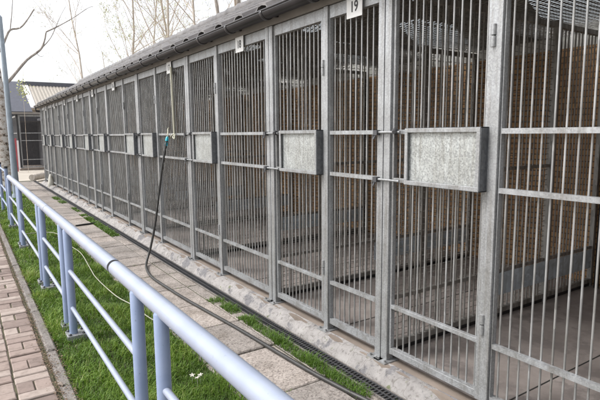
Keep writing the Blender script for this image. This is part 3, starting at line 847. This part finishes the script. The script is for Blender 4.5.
T = [ (97,27,9.5,.10,.1,'slender bare tree farthest left over the tiled roof'),
      (129,30,12,.12,1.0,'bushy tree with yellow green young leaves behind the roof'),
      (150,36,13,.12,.8,'thin leafy tree behind the tall paired trunks'),
      (166,24,13,.12,.25,'tall pale tree with fine twigs, centre of the tree row'),
      (190,30,15,.14,.3,'bare tree leaning over the roof behind number sign 17'),
      (204,22,13,.12,.2,'grey bare tree just right of the centre trunk'),
      (226,19,13,.14,.1,'brown trunked tree near the top edge behind the gutter'),
      (246,18,14,.22,.1,'thickest dark trunk rising behind the ridge at right'),
      (300,26,16,.2,.3,'tree hidden mostly behind the kennel roof at right') ]
f_, yaw_ = 501.53, R(33.759)
for i, (px, dist, h, r0, lf_, lab) in enumerate(T):
    th = yaw_+math.atan((px-300)/f_)
    tree(dist*math.sin(th), dist*math.cos(th), h, lab, r0, 40+i, lf_, 'branch' if i in (6,7) else 'bark', lean=(random.uniform(-.06,.1), random.uniform(-.05,.05)))
# far faint tree line left of them
for i, (px, dist, h) in enumerate(((62,60,7),(75,70,7),(110,62,11))):
    th = yaw_+math.atan((px-300)/f_)
    tree(dist*math.sin(th), dist*math.cos(th), h, ['low hazy tree above the shed roof','hazy tree right of the shed ridge','faraway tree behind the slender bare tree','distant tall tree behind the bushy one','distant tree between the centre trunks','faint tree over the shed ridge','faraway tree beside the pole top'][i], .12, 80+i, .6, levels=3)

# birch at the left edge with long bare limbs reaching over the path
bt = empty('birch_tree', (1.0, 17, -.02)); tag(bt, 'white birch at the left edge with bare limbs reaching over the path', 'tree')
def br(pts): return [((x*17/16)-1.0, 0.0+dy, z0+.02) for (x, z0, dy) in pts]
MB().path([(.0,0,0),(-.02,0,.35),(-.04,0,1.2),(-.03,0,2.4),(-.06,0,3.4),(-.22,0,5),(-.5,.2,8),(-.7,.3,11)], [.27,.215,.19,.18,.155,.13,.08,.02], 20).build('trunk', M['birch'], bt)
cr = MB()
s17 = 17/16
def P16(x, h): return (x*s17-1.0, 0, (h*s17)+1.6+.02)
lim = [([P16(.98,1.30),P16(1.17,1.46),P16(1.35,1.68),P16(1.67,2.08),P16(2.01,2.37),P16(2.13,2.6),P16(2.2,2.88)], [.055,.042,.038,.034,.030,.022,.018]),
       ([P16(2.2,2.88),P16(2.57,3.1),P16(2.95,3.36),P16(3.35,3.67),P16(3.5,3.72)], [.020,.014,.010,.007,.003]),
       ([P16(2.01,2.37),P16(2.3,2.72),P16(2.49,3.12),P16(2.62,3.4),P16(2.76,3.65)], [.014,.011,.008,.006,.003]),
       ([P16(.85,2.0),P16(1.08,2.35),P16(1.18,2.56),P16(1.32,2.84),P16(1.56,2.92),P16(1.75,3.15),P16(1.94,3.46)], [.04,.034,.03,.028,.022,.018,.016]),
       ([P16(1.32,2.84),P16(1.38,3.2),P16(1.42,3.5),P16(1.47,3.9)], [.014,.012,.009,.005]),
       ([P16(1.9,2.3),P16(2.0,2.2),P16(2.1,2.22)], [.008,.006,.003])]
for pts, rs in lim: cr.path(smooth_pts(pts, 3), [rs[min(len(rs)-1, int(i/3))] for i in range((len(pts)-1)*3+1)], 8)
random.seed(5)
for _ in range(26):   # upper crown outside the picture
    z = random.uniform(5, 10.5); x = -.25-.1*(z-5); p = Vector((x,.1,z)); d = rand_dir(Vector((0,0,1)), R(random.uniform(30,60))); L = random.uniform(1,2.6)
    pts = [p]; 
    for i in range(4): d = (d+Vector((random.gauss(0,.15),random.gauss(0,.15),.05))).normalized(); pts.append(pts[-1]+d*L/4)
    cr.path(pts, [.035,.025,.017,.01,.004], 5)
cr.build('crown', M['branch'], bt)
wd2 = MB(); random.seed(11)
for _ in range(9000):
    az = R(random.uniform(-100, .5)); dd = random.uniform(70, 95); hh = 5+3.5*noise.noise(Vector((az*9, 1, 2)))+1.5*noise.noise(Vector((az*40, 5, 2)))
    z = hh*random.random()**.7; s_ = random.uniform(.25, .6)
    q = Vector((dd*math.sin(az), dd*math.cos(az), max(0, z))); a = Vector((random.gauss(0,1),random.gauss(0,1),random.gauss(0,1))).normalized()*s_; b = a.orthogonal().normalized()*s_*.7
    wd2.add([q-a, q-b, q+a, q+b], [(0,1,2,3)], tone=random.uniform(.1,.7))
tag(wd2.build('distant_wood', M['twig']), 'far off bare wood on the open side of the yard', 'wood', kind='stuff')
# yellow-green sapling by the far block
sp = empty('sapling', (2.35, 25.2, -.02)); tag(sp, 'thin sapling with yellow green leaves before the dark roof', 'sapling')
MB().path([(0,0,0),(.02,0,2.0),(.05,.1,3.9),(.12,.1,4.5)], [.007, .006, .005, .003], 6).build('stem', M['twig'], sp)
lf = MB()
for _ in range(110):
    q = Vector((random.gauss(.06,.12), random.gauss(.1,.12), random.gauss(3.6,.22))); a = Vector((random.gauss(0,1),random.gauss(0,1),random.gauss(0,1))).normalized()*.05; b = a.orthogonal().normalized()*.03
    lf.add([q,q+a+b,q+2*a,q+a-b],[(0,1,2,3)])
lf.build('leaves', M['leaf'], sp)

# ================================================================== LIGHT, WORLD, CAMERA
w = bpy.data.worlds.new('World'); sc.world = w; w.use_nodes = True
nt = w.node_tree; bg = nt.nodes['Background']
skyt = nt.nodes.new('ShaderNodeTexSky'); skyt.sky_type = 'NISHITA'; skyt.sun_disc = False
SE, SR = 50, 297
skyt.sun_elevation = R(SE); skyt.sun_rotation = R(SR); skyt.air_density = 1.0; skyt.dust_density = 3.5; skyt.ozone_density = 1.0
hs = nt.nodes.new('ShaderNodeHueSaturation'); hs.inputs['Saturation'].default_value = .22
nt.links.new(skyt.outputs[0], hs.inputs['Color']); nt.links.new(hs.outputs[0], bg.inputs['Color'])
bg.inputs['Strength'].default_value = .15
sl = bpy.data.lights.new('sun', 'SUN'); sl.energy = 1.1; sl.angle = R(14); sl.color = (1, .98, .95)
so_ = bpy.data.objects.new('sun', sl); COL.objects.link(so_)
d = Vector((math.sin(R(SR))*math.cos(R(SE)), math.cos(R(SR))*math.cos(R(SE)), math.sin(R(SE))))
so_.rotation_euler = d.to_track_quat('Z', 'Y').to_euler()

cam = bpy.data.cameras.new('camera'); co = bpy.data.objects.new('camera', cam); COL.objects.link(co)
cam.sensor_width = 36; cam.lens = 501.53/600*36; cam.clip_start = .05; cam.clip_end = 600
fw = Vector((.55091841,.82423662,-.13085448)); r_ = Vector((.83080876,-.55650703,-.00753228)); u_ = Vector((.07902982,.10456538,.99137297))
m = Matrix((( r_.x,u_.x,-fw.x,0),(r_.y,u_.y,-fw.y,0),(r_.z,u_.z,-fw.z,1.6),(0,0,0,1)))
co.matrix_world = m
sc.camera = co
vs_ = sc.view_settings; vs_.view_transform = 'Standard'; vs_.look = 'None'; vs_.exposure = 1.05; vs_.gamma = 1; vs_.use_curve_mapping = False
